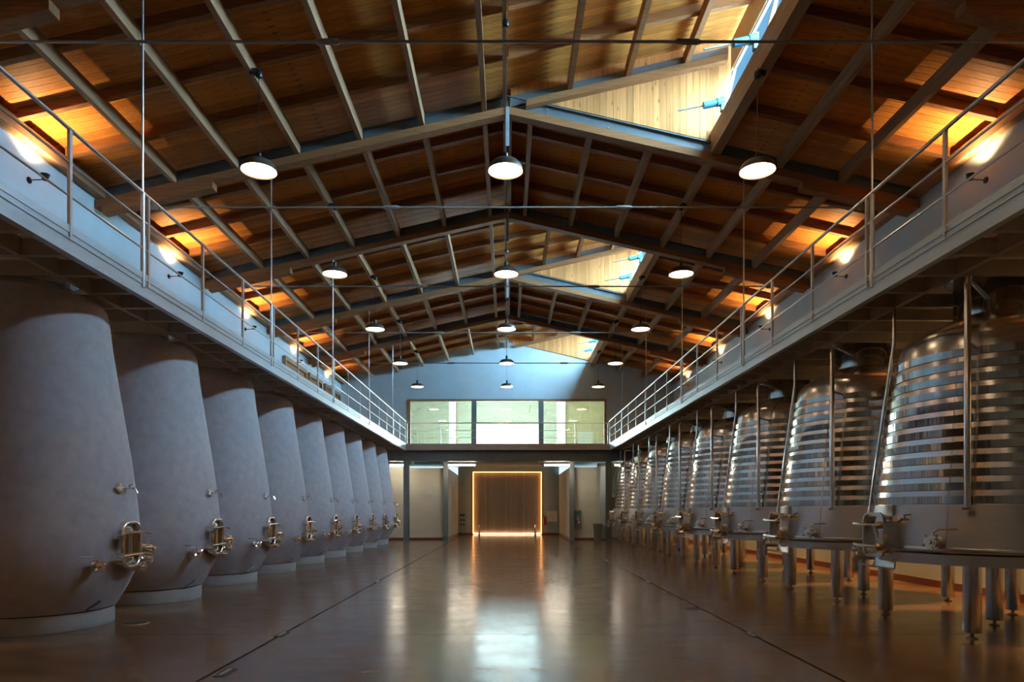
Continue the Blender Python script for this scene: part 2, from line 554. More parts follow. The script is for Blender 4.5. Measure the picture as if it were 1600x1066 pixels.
    # chain-less rod actuators that push the windows open
    for q, yy in enumerate((b - 0.62, b - 2.25)):
        act = empty('window_actuator', (XS - 0.02, yy, 8.72))
        tag(act, 'blue cylinder window opener on the %s dormer sill, %s' % (ORD[k], ('by the plank cheek', 'at mid sill')[q]), 'actuator', 'dormer window openers')
        MB().box(-0.05, 0.02, -0.05, 0.05, -0.15, 0.10).build('bracket', M['blue'], act)
        MB().tube([(0.0, 0, 0.03), (-0.12, 0, 0.0)], 0.075, 14).build('motor', M['blue'], act)
        MB().tube([(-0.12, 0, 0.0), (-0.36, 0, -0.05)], 0.062, 14).build('cylinder', M['blue'], act)
        MB().tube([(-0.36, 0, -0.05), (-0.82, 0, -0.14)], 0.017, 8).build('rod', M['rail'], act)

# ------------------------------------------------------------------ roof trusses and tie rods
for i, yt in enumerate(TRUSS + [3.77]):
    t = empty('roof_truss', (0, yt, 0))
    nm = ORD[i] if i < 5 else 'overhead'
    tag(t, 'timber and steel roof truss, %s one along the hall' % nm if i < 5 else 'timber and steel roof truss over the viewer', 'truss', 'roof trusses')
    for sx in (-1, 1):
        xe = sx * (XW - 0.02)
        # I beam: two flanges and a web
        for (h0, h1, hw) in ((0.0, 0.018, 0.07), (0.018, 0.205, 0.012), (0.205, 0.222, 0.07)):
            pass
        st = MB()
        st.slab(sx * 0.0, ZP, xe, rz(ZP, xe), 0.018, -0.07, 0.07)
        st.slab(sx * 0.0, ZP + 0.018, xe, rz(ZP + 0.018, xe), 0.187, -0.012, 0.012)
        st.slab(sx * 0.0, ZP + 0.205, xe, rz(ZP + 0.205, xe), 0.018, -0.07, 0.07)
        st.build('steel_beam', M['truss_steel'], t)
        MB().slab(0.0, ZP - 0.14, xe, rz(ZP - 0.14, xe), 0.139, -0.10, 0.10).build('timber_beam', M['glulam_x'], t)
        MB().slab(sx * 5.53, rz(ZP - 0.27, 5.53), sx * (XW - 0.15), rz(ZP - 0.27, XW - 0.15), 0.129, -0.10, 0.10).build('haunch', M['glulam_x'], t)
        # bolts by the ridge
        bo = MB()
        for bx in (0.12, 0.34, 0.75, 1.9):
            for hh in (0.07, 0.15):
                bo.tube([(sx * bx, -0.03, rz(ZP + hh, bx)), (sx * bx, -0.012, rz(ZP + hh, bx))], 0.014, 6)
        bo.build('bolts', M['dark_steel'], t)['kind'] = 'stuff'
    MB().box(-0.035, 0.035, -0.115, -0.10, ZP - 0.75, ZP - 0.02).build('ridge_plate', M['galv'], t)
    rod = empty('tie_rod', (0, yt, 7.115))
    tag(rod, 'thin steel tie rod with turnbuckles under the %s truss' % nm if i < 5 else 'thin steel tie rod under the truss over the viewer', 'tie rod', 'roof tie rods')
    MB().tube([(-6.66, 0, 0), (6.66, 0, 0)], 0.018, 8).build('rod', M['dark_steel'], rod)
    for sx in (-1, 1):
        MB().lathe([(0.018, -0.16), (0.036, -0.12), (0.036, 0.12), (0.018, 0.16)], 10, (sx * 2.2, 0, 0), (1, 0, 0)).build('turnbuckle', M['dark_steel'], rod)
        MB().box(sx * 6.6, sx * 6.78, -0.012, 0.012, -0.05, 0.22).build('fork', M['dark_steel'], rod)

# ------------------------------------------------------------------ concrete tanks
LT_Y = [8.3 + 2.463 * i for i in range(9)]
RT_Y = [8.27 + 3.04 * i for i in range(8)]
LX, RX = -5.74, 5.9
PROF = [(0.80, 0.20), (0.86, 0.215), (0.93, 0.34), (1.00, 0.47), (1.065, 0.62), (1.11, 0.80), (1.13, 1.0), (1.128, 1.15), (1.095, 1.5), (1.03, 2.03),
        (0.97, 2.42), (0.91, 2.81), (0.82, 3.41), (0.79, 3.68), (0.775, 3.80), (0.755, 3.87), (0.72, 3.925), (0.65, 3.965), (0.55, 3.99), (0.34, 4.00)]


def prof_r(prof, z):
    for (r0, z0), (r1, z1) in zip(prof, prof[1:]):
        if z0 <= z <= z1: return r0 + (r1 - r0) * (z - z0) / (z1 - z0 + 1e-9)
    return prof[-1][0]


def valve(root, name, ang, r, z, s=1.0, lever=1):
    """butterfly valve on a stub pipe: flange, body, nut ring, lever handle"""
    d = Vector((math.cos(ang), math.sin(ang), 0))
    sd = Vector((-d.y, d.x, 0))
    p = d * r + Vector((0, 0, z))
    b = MB().tube([p - d * 0.05, p + d * 0.06 * s], 0.038 * s, 14)
    b.tube([p + d * 0.05 * s, p + d * 0.075 * s], 0.062 * s, 14)
    b.tube([p + d * 0.075 * s, p + d * 0.15 * s], 0.048 * s, 14)
    o = b.build(name, M['chrome'], root)
    q = p + d * 0.17 * s
    c = MB().tube([p + d * 0.15 * s, q], 0.052 * s, 12)
    c.tube([q, q + d * 0.012 * s], 0.040 * s, 12)
    for k_ in range(4):
        a_ = k_ * PI / 2 + 0.5
        e_ = (sd * math.cos(a_) + Vector((0, 0, 1)) * math.sin(a_)) * s
        c.tube([q - d * 0.01 + e_ * 0.045, q - d * 0.01 + e_ * 0.075], 0.012 * s, 6)
    c.tube([q + d * 0.012 * s, q + d * 0.035 * s], 0.022 * s, 8)
    c.build('cap', M['chrome'], o)
    h0 = p + d * 0.11 * s + Vector((0, 0, 0.04 * s))
    h = MB().tube([h0, h0 + Vector((0, 0, 0.05 * s)), h0 + sd * lever * 0.05 * s + Vector((0, 0, 0.07 * s)), h0 + sd * lever * 0.20 * s + Vector((0, 0, 0.075 * s))], 0.010 * s, 8)
    h.build('lever', M['chrome'], o)
    return o


def rrect(w, h, r, n=6):
    pts = []
    for cx, cz, a0 in ((w - r, h - r, 0), (-(w - r), h - r, PI / 2), (-(w - r), -(h - r), PI), (w - r, -(h - r), 1.5 * PI)):
        for k in range(n + 1):
            a = a0 + PI / 2 * k / n
            pts.append((cx + r * math.cos(a), cz + r * math.sin(a)))
    return pts


def sheet(pts, face, x0, x1):
    """rounded outline in (y,z) at a wall facing +X (face=1) or -X, thick from x0 to x1"""
    n = len(pts)
    m = MB()
    v = [(x0, y_ * face, z_) for y_, z_ in pts] + [(x1, y_ * face, z_) for y_, z_ in pts]
    f = [tuple(range(n - 1, -1, -1)), tuple(range(n, 2 * n))]
    for i in range(n):
        j = (i + 1) % n
        f.append((i, j, j + n, i + n))
    return m.add(v, f)


def ring_sheet(po, pi_, x0, x1):
    n = len(po)
    v = [(x0, y, z) for y, z in po] + [(x1, y, z) for y, z in po] + [(x0, y, z) for y, z in pi_] + [(x1, y, z) for y, z in pi_]
    f = []
    for i in range(n):
        j = (i + 1) % n
        f += [(i, j, j + n, i + n), (2 * n + j, 2 * n + i, 3 * n + i, 3 * n + j), (i + n, j + n, 3 * n + j, 3 * n + i), (j, i, 2 * n + i, 2 * n + j)]
    return MB().add(v, f)


def loft(outs):
    """outlines [(x, [(y, z)])] skinned together, first left open, last closed"""
    n = len(outs[0][1])
    v = [(x, y, z) for x, o in outs for y, z in o]
    f = []
    for i in range(len(outs) - 1):
        for k in range(n):
            j = (k + 1) % n
            f.append((i * n + k, i * n + j, (i + 1) * n + j, (i + 1) * n + k))
    f.append(tuple((len(outs) - 1) * n + k for k in range(n)))
    return MB().add(v, f)


def concrete_tank(loc):
    t = empty('concrete_tank', loc)
    MB().lathe(PROF, 72).build('body', M['concrete'], t)
    MB().lathe([(0.835, 0.0), (0.84, 0.01), (0.84, 0.20)], 64).build('plinth', M['plinth'], t)
    lid = MB().lathe([(0.36, 3.99), (0.375, 4.0), (0.375, 4.10), (0.355, 4.115), (0.355, 4.19), (0.30, 4.215), (0.0, 4.23)], 40).build('lid', M['steel_low'], t)
    MB().lathe([(0.379, 4.09), (0.395, 4.092), (0.395, 4.112), (0.379, 4.115)], 40, closed=True).build('clamp_ring', M['chrome'], lid)
    MB().tube([(0.37, -0.10, 4.0), (0.42, -0.10, 4.04), (0.42, -0.10, 4.16), (0.34, -0.10, 4.20)], 0.018, 8).build('lid_handle', M['chrome'], lid)
    # notch at the foot
    a = -0.30
    r = prof_r(PROF, 0.27)
    nb = MB()
    p = Vector((math.cos(a) * r, math.sin(a) * r, 0.27))
    u = Vector((-math.sin(a), math.cos(a), 0))
    nb.tube([p - u * 0.07 + Vector((-0.012, 0, -0.045)), p + u * 0.07 + Vector((0.03, 0, 0.05))], 0.013, 6)
    nb.build('drain_notch', M['black'], t)
    # hatch facing the aisle
    zc, xr = 0.98, 1.115
    fr = ring_sheet([(y_, z_ + zc) for y_, z_ in rrect(0.205, 0.285, 0.15)], [(y_, z_ + zc) for y_, z_ in rrect(0.165, 0.245, 0.12)], xr - 0.06, xr + 0.055)
    h = fr.build('hatch_frame', M['chrome'], t)
    rimp = [(xr + 0.05, y_, z_ + zc) for y_, z_ in rrect(0.187, 0.267, 0.135)]
    MB().tube(rimp + rimp[:2], 0.026, 10, caps=False).build('hatch_rim', M['chrome'], h)
    oc = lambda w_, h_, r_: [(y_, z_ + zc) for y_, z_ in rrect(w_, h_, r_)]
    d = loft([(xr - 0.03, oc(0.165, 0.245, 0.12)), (xr + 0.005, oc(0.165, 0.245, 0.12)), (xr + 0.022, oc(0.155, 0.235, 0.115)), (xr + 0.032, oc(0.125, 0.205, 0.10)), (xr + 0.036, oc(0.07, 0.15, 0.06))])
    d.build('hatch_door', M['chrome'], h)
    rib = MB()
    for yy in (-0.125, -0.095, -0.065, 0.07, 0.10, 0.13):
        rib.box(xr + 0.028, xr + 0.05, yy - 0.012, yy + 0.012, zc - 0.15, zc + 0.13)
    rib.build('ribs', M['amber'], h)['kind'] = 'stuff'
    cr = MB()
    cr.hexa([(xr + 0.028, -0.02, zc - 0.15), (xr + 0.05, -0.02, zc - 0.15), (xr + 0.05, 0.03, zc - 0.15), (xr + 0.028, 0.03, zc - 0.15),
             (xr + 0.028, 0.01, zc + 0.14), (xr + 0.05, 0.01, zc + 0.14), (xr + 0.05, 0.04, zc + 0.14), (xr + 0.028, 0.04, zc + 0.14)])
    cr.build('wedge', M['chrome'], h)
    for zz in (zc + 0.14, zc - 0.13):
        bar = MB().tube([(xr + 0.075, -0.25, zz), (xr + 0.075, 0.24, zz + 0.01), (xr + 0.10, 0.36, zz - 0.015)], 0.016, 8)
        bar.tube([(xr - 0.03, -0.24, zz - 0.04), (xr + 0.10, -0.24, zz - 0.04)], 0.04, 10)
        bar.box(xr - 0.06, xr + 0.09, -0.27, -0.21, zz - 0.05, zz + 0.03)
        bo = bar.build('clamp_bar', M['chrome'], h)
        MB().lathe([(0.0, -0.035), (0.03, -0.03), (0.036, 0.0), (0.03, 0.03), (0.0, 0.035)], 12, (xr + 0.11, 0.20, zz + 0.005), (1, 0, 0))
    knob = MB().lathe([(0.045, 0.0), (0.05, 0.02), (0.03, 0.04), (0.03, 0.10), (0.05, 0.11), (0.05, 0.135), (0.0, 0.14)], 14, (xr + 0.03, 0.25, zc - 0.2), (1, 0, 0))
    knob.build('hatch_knob', M['chrome'], h)
    # gauge and sample tap
    az = -0.11
    rg = prof_r(PROF, 1.66)
    dv = (math.cos(az), math.sin(az), 0)
    g = MB().lathe([(0.055, -0.02), (0.06, 0.0), (0.06, 0.03), (0.05, 0.035)], 20, (dv[0] * rg, dv[1] * rg, 1.66), dv).build('gauge', M['chrome'], t)
    MB().lathe([(0.048, 0.034), (0.0, 0.037)], 20, (dv[0] * rg, dv[1] * rg, 1.66), dv).build('dial', M['white'], g)
    tp = MB().tube([(rg - 0.03, 0.03, 1.66), (rg + 0.07, 0.03, 1.665), (rg + 0.12, 0.03, 1.655), (rg + 0.15, 0.03, 1.60)], 0.014, 8)
    tp.tube([(rg + 0.05, 0.03, 1.665), (rg + 0.05, 0.03, 1.70), (rg + 0.10, 0.03, 1.72)], 0.010, 8)
    tp.build('sample_tap', M['chrome'], t)
    valve(t, 'drain_valve', -0.46, prof_r(PROF, 0.76) - 0.01, 0.76, 1.0, -1)
    valve(t, 'outlet_valve', 0.30, prof_r(PROF, 0.92) - 0.01, 0.92, 1.05, 1)
    valve(t, 'lower_valve', 0.16, prof_r(PROF, 0.70) - 0.01, 0.70, 0.9, 1)
    return t


ct = concrete_tank((LX, LT_Y[0], 0))
lab = 'grey egg-shaped concrete wine tank, %s of its row from the camera end'
tag(ct, lab % ORD[0], 'tank', 'concrete tanks along the blue-lit wall')
for i in range(1, 9):
    dup(ct, (LX, LT_Y[i], 0), lab % ORD[i])

# ------------------------------------------------------------------ steel tanks
SP = [(1.30, 0.93), (1.335, 0.96), (1.285, 1.40), (1.02, 3.28), (0.99, 3.40), (0.95, 3.47), (0.86, 3.535), (0.62, 3.66), (0.42, 3.72)]


def steel_tank(loc):
    t = empty('steel_tank', loc)
    MB().lathe([(1.31, 0.955), (1.335, 0.985), (1.30, 1.30), (1.277, 1.455)], 96).build('lower_shell', M['steel_low'], t)
    up = [(1.277, 1.455), (1.022, 3.25), (1.005, 3.36), (0.975, 3.43), (0.92, 3.49), (0.80, 3.56), (0.62, 3.645), (0.425, 3.72)]
    MB().lathe(up, 96).build('upper_shell', M['steel'], t)
    MB().lathe([(0.425, 3.70), (0.425, 4.42), (0.44, 4.425), (0.44, 4.45), (0.30, 4.47), (0.0, 4.48)], 48).build('neck', M['band'], t)
    MB().lathe([(1.27, 0.94), (1.27, 0.955), (1.335, 0.985), (1.345, 0.955), (1.335, 0.925), (1.27, 0.91)], 96, closed=True).build('foot_bead', M['steel'], t)
    MB().lathe([(1.24, 0.79), (1.34, 0.79), (1.34, 0.905), (1.27, 0.925), (1.24, 0.925)], 96, closed=True).build('base_ring', M['steel_low'], t)
    MB().lathe([(1.26, 0.93), (0.7, 0.87), (0.0, 0.84)], 64).build('bottom', M['steel_low'], t)
    for k in range(12):
        z0 = 1.47 + 0.15 * k
        z1 = z0 + 0.082
        r0 = 1.277 - (z0 - 1.455) * 0.14206
        r1 = 1.277 - (z1 - 1.455) * 0.14206
        MB().lathe([(r0 - 0.01, z0), (r0 + 0.016, z0), (r0 + 0.0155, z1), (r1 - 0.01, z1)], 96, closed=True).build('cooling_band', M['band'], t)
    for (lx, ly) in ((-0.85, -0.85), (-0.85, 0.85), (0.85, -0.85), (0.85, 0.85), (0.0, 0.0)):
        lg = MB().lathe([(0.088, 0.07), (0.09, 0.08), (0.09, 0.86)], 24, (lx, ly, 0)).build('leg', M['steel'], t)
        f = MB().lathe([(0.055, 0.0), (0.055, 0.012), (0.02, 0.02), (0.018, 0.075)], 14, (lx, ly, 0)).build('foot', M['dark_steel'], lg)
    # filling pipe beside the shell
    px, py = -0.985, -0.975
    k = 0.315 / math.hypot(px, py)
    pp = MB().tube([(px, py, 1.43), (px, py, 3.80), (px * 0.98, py * 0.98, 3.87), (px * 0.92, py * 0.92, 3.90), (px * 0.29, py * 0.29, 3.90)], 0.033, 14)
    po = pp.build('filling_pipe', M['steel'], t)
    MB().lathe([(0.052, 0.0), (0.056, 0.006), (0.056, 0.025), (0.034, 0.035)], 16, (px, py, 1.40)).build('pipe_flange', M['steel'], po)
    for zz in (1.75, 2.55, 3.2):
        rr = 1.277 - (zz - 1.455) * 0.142
        q = 0.7071
        MB().tube([(px, py, zz), (-q * rr * 1.0, -q * rr * 1.0, zz)], 0.016, 6).build('pipe_bracket', M['steel'], po)
    # sight tube following the cone towards the aisle
    aa = PI - 0.60
    aa = math.atan2(0.50, -0.866)
    ca, sa = math.cos(aa), math.sin(aa)
    st = MB().tube([(ca * 1.37, sa * 1.37, 1.12), (ca * 1.10, sa * 1.10, 3.25), (ca * 1.06, sa * 1.06, 3.55), (ca * 1.06, sa * 1.06, 4.02)], 0.022, 10)
    so = st.build('sight_tube', M['chrome'], t)
    for zz in (1.2, 2.2, 3.2):
        ro = 1.37 - (zz - 1.12) * 0.1268
        MB().tube([(ca * ro, sa * ro, zz), (ca * (ro - 0.12), sa * (ro - 0.12), zz)], 0.014, 6).build('tube_bracket', M['chrome'], so)
    # hatch facing the aisle
    zc, xr = 1.10, 1.30
    po_ = [(y_, z_ + zc) for y_, z_ in rrect(0.21, 0.245, 0.10)]
    pi_ = [(y_, z_ + zc) for y_, z_ in rrect(0.185, 0.22, 0.08)]
    fr = MB()
    q = ring_sheet(po_, pi_, 1.22, 1.46); fr.add([(-x, y_, z_) for x, y_, z_ in q.v], [tuple(reversed(f)) for f in q.f])
    h = fr.build('hatch_frame', M['steel'], t)
    q = sheet(pi_, 1, 1.38, 1.405)
    MB().add([(-x, y_, z_) for x, y_, z_ in q.v], [tuple(reversed(f)) for f in q.f]).build('hatch_door', M['chrome'], h)
    q = ring_sheet([(y_, z_ + zc) for y_, z_ in rrect(0.235, 0.27, 0.11)], [(y_, z_ + zc) for y_, z_ in rrect(0.21, 0.245, 0.095)], 1.455, 1.48)
    MB().add([(-x, y_, z_) for x, y_, z_ in q.v], [tuple(reversed(f)) for f in q.f]).build('hatch_rim', M['chrome'], h)
    for zz in (zc + 0.12, zc - 0.14):
        b = MB().tube([(-1.45, -0.20, zz), (-1.51, -0.16, zz), (-1.51, 0.22, zz), (-1.50, 0.40, zz + 0.012)], 0.020, 8)
        b.build('clamp_bar', M['chrome'], h)
        MB().lathe([(0.03, -0.03), (0.045, -0.02), (0.045, 0.03), (0.025, 0.05), (0.0, 0.052)], 10, (-1.49, -0.19, zz), (-1, 0, 0)).build('clamp_nut', M['amber'], h)
    v1 = MB().hexa([(-1.41, -0.02, zc - 0.08), (-1.40, -0.02, zc - 0.08), (-1.40, 0.02, zc - 0.08), (-1.41, 0.02, zc - 0.08),
                    (-1.425, 0.08, zc + 0.14), (-1.40, 0.08, zc + 0.14), (-1.40, 0.13, zc + 0.14), (-1.425, 0.13, zc + 0.14)])
    v1.hexa([(-1.41, -0.02, zc - 0.08), (-1.40, -0.02, zc - 0.08), (-1.40, 0.02, zc - 0.08), (-1.41, 0.02, zc - 0.08),
             (-1.425, -0.12, zc + 0.06), (-1.40, -0.12, zc + 0.06), (-1.40, -0.08, zc + 0.06), (-1.425, -0.08, zc + 0.06)])
    v1.build('hatch_brace', M['chrome'], h)
    # pouring lip under the hatch
    lip = MB()
    lip.hexa([(-1.36, -0.24, 0.70), (-1.34, -0.24, 0.70), (-1.34, 0.24, 0.70), (-1.36, 0.24, 0.70),
              (-1.31, -0.19, 0.88), (-1.29, -0.19, 0.88), (-1.29, 0.19, 0.88), (-1.31, 0.19, 0.88)])
    lip.hexa([(-1.60, -0.17, 0.735), (-1.36, -0.24, 0.69), (-1.36, 0.24, 0.69), (-1.60, 0.17, 0.735),
              (-1.60, -0.17, 0.75), (-1.34, -0.24, 0.71), (-1.34, 0.24, 0.71), (-1.60, 0.17, 0.75)])
    lip.build('pouring_lip', M['steel'], t)
    # racking stub with a ball knob at the far side of the hatch
    rs = MB().tube([(-1.2, 0.42, 0.80), (-1.42, 0.45, 0.80), (-1.46, 0.455, 0.78), (-1.46, 0.455, 0.62)], 0.035, 10)
    ro = rs.build('racking_pipe', M['dark_steel'], t)
    MB().lathe([(0.0, -0.04), (0.03, -0.03), (0.04, 0.0), (0.03, 0.03), (0.0, 0.04)], 12, (-1.46, 0.455, 0.90)).build('ball_knob', M['chrome'], ro)
    MB().tube([(-1.46, 0.455, 0.79), (-1.46, 0.455, 0.88)], 0.012, 8).build('stem', M['chrome'], ro)
    ang = PI + 0.56
    valve(t, 'outlet_valve', ang, 1.30, 1.05, 1.25, 1)
    a2 = PI + 0.27
    d = Vector((math.cos(a2), math.sin(a2), 0)); u = Vector((-d.y, d.x, 0)); p = d * 1.29 + Vector((0, 0, 1.29))
    tp = MB().tube([p, p + d * 0.10, p + d * 0.14 + Vector((0, 0, -0.03))], 0.016, 8)
    tp.tube([p + d * 0.05, p + d * 0.06 + Vector((0, 0, 0.05)), p + d * 0.06 + u * 0.09 + Vector((0, 0, 0.055))], 0.010, 8)
    tp.build('sample_tap', M['amber'], t)
    a3 = PI + 0.06
    d = Vector((math.cos(a3), math.sin(a3), 0)); u = Vector((-d.y, d.x, 0)); p = d * 1.29 + Vector((0, 0, 1.40))
    bk = MB()
    a_, b_ = p - u * 0.055, p + u * 0.055
    bk.hexa([a_ + Vector((0, 0, -0.08)), b_ + Vector((0, 0, -0.08)), b_ + d * 0.03 + Vector((0, 0, -0.08)), a_ + d * 0.03 + Vector((0, 0, -0.08)),
             a_ + Vector((0, 0, 0.06)), b_ + Vector((0, 0, 0.06)), b_ + d * 0.03 + Vector((0, 0, 0.06)), a_ + d * 0.03 + Vector((0, 0, 0.06))])
    bo = bk.build('number_plate', M['steel_low'], t)
    w = MB()
    for s_ in (-0.025, 0.022):
        c = p + d * 0.032 + u * s_
        w.hexa([c - u * 0.012 + Vector((0, 0, 0.0)), c + u * 0.012, c + u * 0.012 + d * 0.004, c - u * 0.012 + d * 0.004,
                c - u * 0.012 + Vector((0, 0, 0.045)), c + u * 0.012 + Vector((0, 0, 0.045)), c + u * 0.012 + d * 0.004 + Vector((0, 0, 0.045)), c - u * 0.012 + d * 0.004 + Vector((0, 0, 0.045))])
    w.build('plate_slot', M['white'], bo)
    # vertical weld seam
    a4 = PI + 0.62
    sm = MB()
    for (ra, za, rb, zb) in ((1.338, 0.99, 1.279, 1.455), (1.279, 1.455, 1.024, 3.25)):
        d = Vector((math.cos(a4), math.sin(a4), 0))
        sm.tube([d * ra + Vector((0, 0, za)), d * rb + Vector((0, 0, zb))], 0.006, 6)
    sm.build('weld_seam', M['steel'], t)
    return t


stt = steel_tank((RX, RT_Y[0], 0))
lab = 'banded conical stainless steel tank on legs, %s of its row from the camera end'
tag(stt, lab % ORD[0], 'tank', 'steel tanks along the warm-lit wall')
for i in range(1, 8):
    dup(stt, (RX, RT_Y[i], 0), lab % ORD[i])

# ------------------------------------------------------------------ walkways over the tanks
ZG0, ZG1 = 4.03, 4.25
YG0, YG1 = -5.5, 30.0
for sx, TY, TX, pitch, hole, nm in ((-1, LT_Y, LX, 2.463, 0.47, 'concrete'), (1, RT_Y, RX, 3.04, 0.50, 'steel')):
    wk = empty('walkway', (0, 0, 0))
    tag(wk, 'steel grating walkway above the %s tanks' % nm, 'walkway')
    def X(a): return sx * a
    ch = MB()
    ch.box(X(XG), X(XG + 0.012), YG0, YG1, ZG0, ZG1)
    ch.box(X(XG), X(XG + 0.085), YG0, YG1, ZG0 - 0.012, ZG0)
    ch.box(X(XG), X(XG + 0.085), YG0, YG1, ZG1 - 0.012, ZG1)
    ch.box(X(XG - 0.012), X(XG), YG0, YG1, ZG0 + 0.135, ZG0 + 0.15)
    ch.build('edge_channel', M['galv'], wk)
    MB().box(X(XG - 0.01), X(XG + 0.0), YG0, YG1, ZG1 - 0.02, ZG1 + 0.06).build('toe_board', M['galv'], wk)
    for xx in (5.02, 6.95, XW - 0.10):
        MB().box(X(xx), X(xx + 0.07), YG0, YG1, ZG0, ZG1 - 0.04).build('stringer', M['dark_steel'], wk)
    n_j = 4 if sx < 0 else 5
    sp = pitch / n_j
    y = TY[0] - sp * (n_j // 2 if n_j == 4 else 2)
    base = TY[0]
    kk = int((YG0 - base) / sp)
    while base + kk * sp < YG1:
        yj = base + kk * sp
        if yj > YG0 + 0.1:
            over = (kk % n_j == 0) and yj > 5
            MB().box(X(XG + 0.085), X(5.02), yj - 0.035, yj + 0.035, ZG0, ZG1 - 0.05).build('joist', M['dark_steel'], wk)
            if not over:
                MB().box(X(5.09), X(XW - 0.03), yj - 0.035, yj + 0.035, ZG0 + 0.0, ZG1 - 0.05).build('joist', M['dark_steel'], wk)
        kk += 1
    gr = MB()
    zt0, zt1 = ZG1 - 0.035, ZG1
    stp = 0.05
    y = YG0
    while y < YG1:
        cut = None
        for ty in TY:
            if abs(y - ty) < hole: cut = math.sqrt(hole * hole - (y - ty) ** 2)
        a0, a1 = XG + 0.02, XW - 0.02
        if cut:
            gr.box(X(a0), X(abs(TX) - cut), y - 0.0035, y + 0.0035, zt0, zt1)
            gr.box(X(abs(TX) + cut), X(a1), y - 0.0035, y + 0.0035, zt0, zt1)
        else:
            gr.box(X(a0), X(a1), y - 0.0035, y + 0.0035, zt0, zt1)
        y += stp
    x = XG + 0.05
    while x < XW - 0.03:
        if abs(x - abs(TX)) < hole:
            cut = math.sqrt(hole * hole - (x - abs(TX)) ** 2)
            ya = YG0
            for ty in TY:
                gr.box(X(x - 0.004), X(x + 0.004), ya, ty - cut, zt0, zt1)
                ya = ty + cut
            gr.box(X(x - 0.004), X(x + 0.004), ya, YG1, zt0, zt1)
        else:
            gr.box(X(x - 0.004), X(x + 0.004), YG0, YG1, zt0, zt1)
        x += stp
    gr.build('grating', M['grate'], wk)['kind'] = 'stuff'
    for ty in TY:
        MB().lathe([(hole - 0.005, zt0 - 0.02), (hole + 0.01, zt0 - 0.02), (hole + 0.01, zt1 + 0.05), (hole - 0.005, zt1 + 0.05)], 32, (X(abs(TX)), ty, 0), closed=True).build('hatch_ring', M['galv'], wk)
    # railing
    rl = empty('railing', (X(XG), 0, ZG1))
    tag(rl, 'three-bar steel railing along the walkway above the %s tanks' % nm, 'railing')
    MB().tube([(0, YG0, 1.045), (0, YG1, 1.045)], 0.021, 10).build('top_rail', M['rail'], rl)
    for zz in (0.70, 0.36):
        MB().tube([(0, YG0, zz), (0, YG1, zz)], 0.012, 8).build('mid_rail', M['rail'], rl)
    yp = 8.5 - 1.52 * 9
    while yp < YG1 + 0.05:
        MB().box(-0.016, 0.016, yp - 0.02, yp + 0.02, -0.09, 1.03).build('post', M['rail'], rl)
        MB().box(-0.02 , 0.006, yp - 0.05, yp - 0.02, -0.02, 0.03).build('clip', M['dark_steel'], rl)
        yp += 1.52
    # hangers
    for i, yt in enumerate(TRUSS):
        hg = empty('suspension_rod', (X(XG), yt + 0.045, ZG1))
        tag(hg, 'thin vertical steel rod hanging the walkway above the %s tanks from the %s truss' % (nm, ORD[i]), 'rod', 'walkway suspension rods')
        zt = rz(ZP - 0.14, XG) - ZG1
        MB().tube([(0, 0, -0.1), (0, 0, zt)], 0.012, 8).build('rod', M['rail'], hg)
        MB().tube([(0, 0, -0.12), (0, 0, 1.04)], 0.026, 10).build('sleeve', M['rail'], hg)
        MB().tube([(0, 0, zt - 0.03), (0, 0, zt)], 0.03, 8).build('end_cap', M['dark_steel'], hg)

# ------------------------------------------------------------------ pendant lamps
def pendant(loc, top):
    p = empty('pendant_lamp', loc)
    sh_ = MB().lathe([(0.262, 0.0), (0.268, 0.004), (0.264, 0.03), (0.245, 0.085), (0.20, 0.13), (0.055, 0.155), (0.05, 0.15), (0.195, 0.123), (0.238, 0.08), (0.256, 0.028)], 40, closed=True)
    s = sh_.build('shade', M['shade'], p)
    MB().lathe([(0.0, 0.018), (0.25, 0.02), (0.25, 0.026), (0.0, 0.03)], 36).build('diffuser', E_LAMP, s)
    MB().lathe([(0.05, 0.145), (0.05, 0.17), (0.036, 0.18), (0.036, 0.27), (0.02, 0.29), (0.0, 0.292)], 18).build('socket', M['black'], p)
    MB().tube([(0, 0, 0.28), (0, 0, top - loc[2])], 0.005, 6).build('cord', M['black'], p)
    MB().lathe([(0.0, -0.06), (0.045, -0.045), (0.06, 0.0), (0.045, 0.045), (0.0, 0.06)], 14, (0, 0, top - loc[2])).build('ceiling_rose', M['black'], p)
    if loc[0] > 1 or loc[0] < -1:
        g_ = 1 if loc[0] > 0 else -1
        MB().box(0, g_ * (3.92 - abs(loc[0])), -0.02, 0.02, top - loc[2] - 0.01, top - loc[2] + 0.09).build('bracket', M['black'], p)
    else:
        MB().tube([(0, 0, top - loc[2]), (0, 0, ZP - 0.01 - loc[2])], 0.012, 8).build('bracket', M['black'], p)
    return p


first = None
rows = ['wall side over the concrete tanks', 'middle of the hall', 'wall side over the steel tanks']
for r_ in list(range(5)) + [-1, -2, -3]:  # negative rows stay out of view, added for front light and reflections
    yl = 10.38 + BAY * r_
    for c_, (xl, tp_) in enumerate(((-3.94, 8.02), (-0.03, 8.80), (3.94, 8.02))):
        if c_ != 1: xl = (-3.78, 0, 3.80)[c_]
        lb = 'round pendant lamp, %s row from the camera, %s' % (ORD[r_] if r_ >= 0 else 'unseen overhead ' + ORD[-r_ - 1], ('concrete-tank side', 'middle line', 'steel-tank side')[c_])
        o = pendant((xl, yl, 6.55), tp_)
        tag(o, lb, 'lamp', 'pendant lamps under the roof')

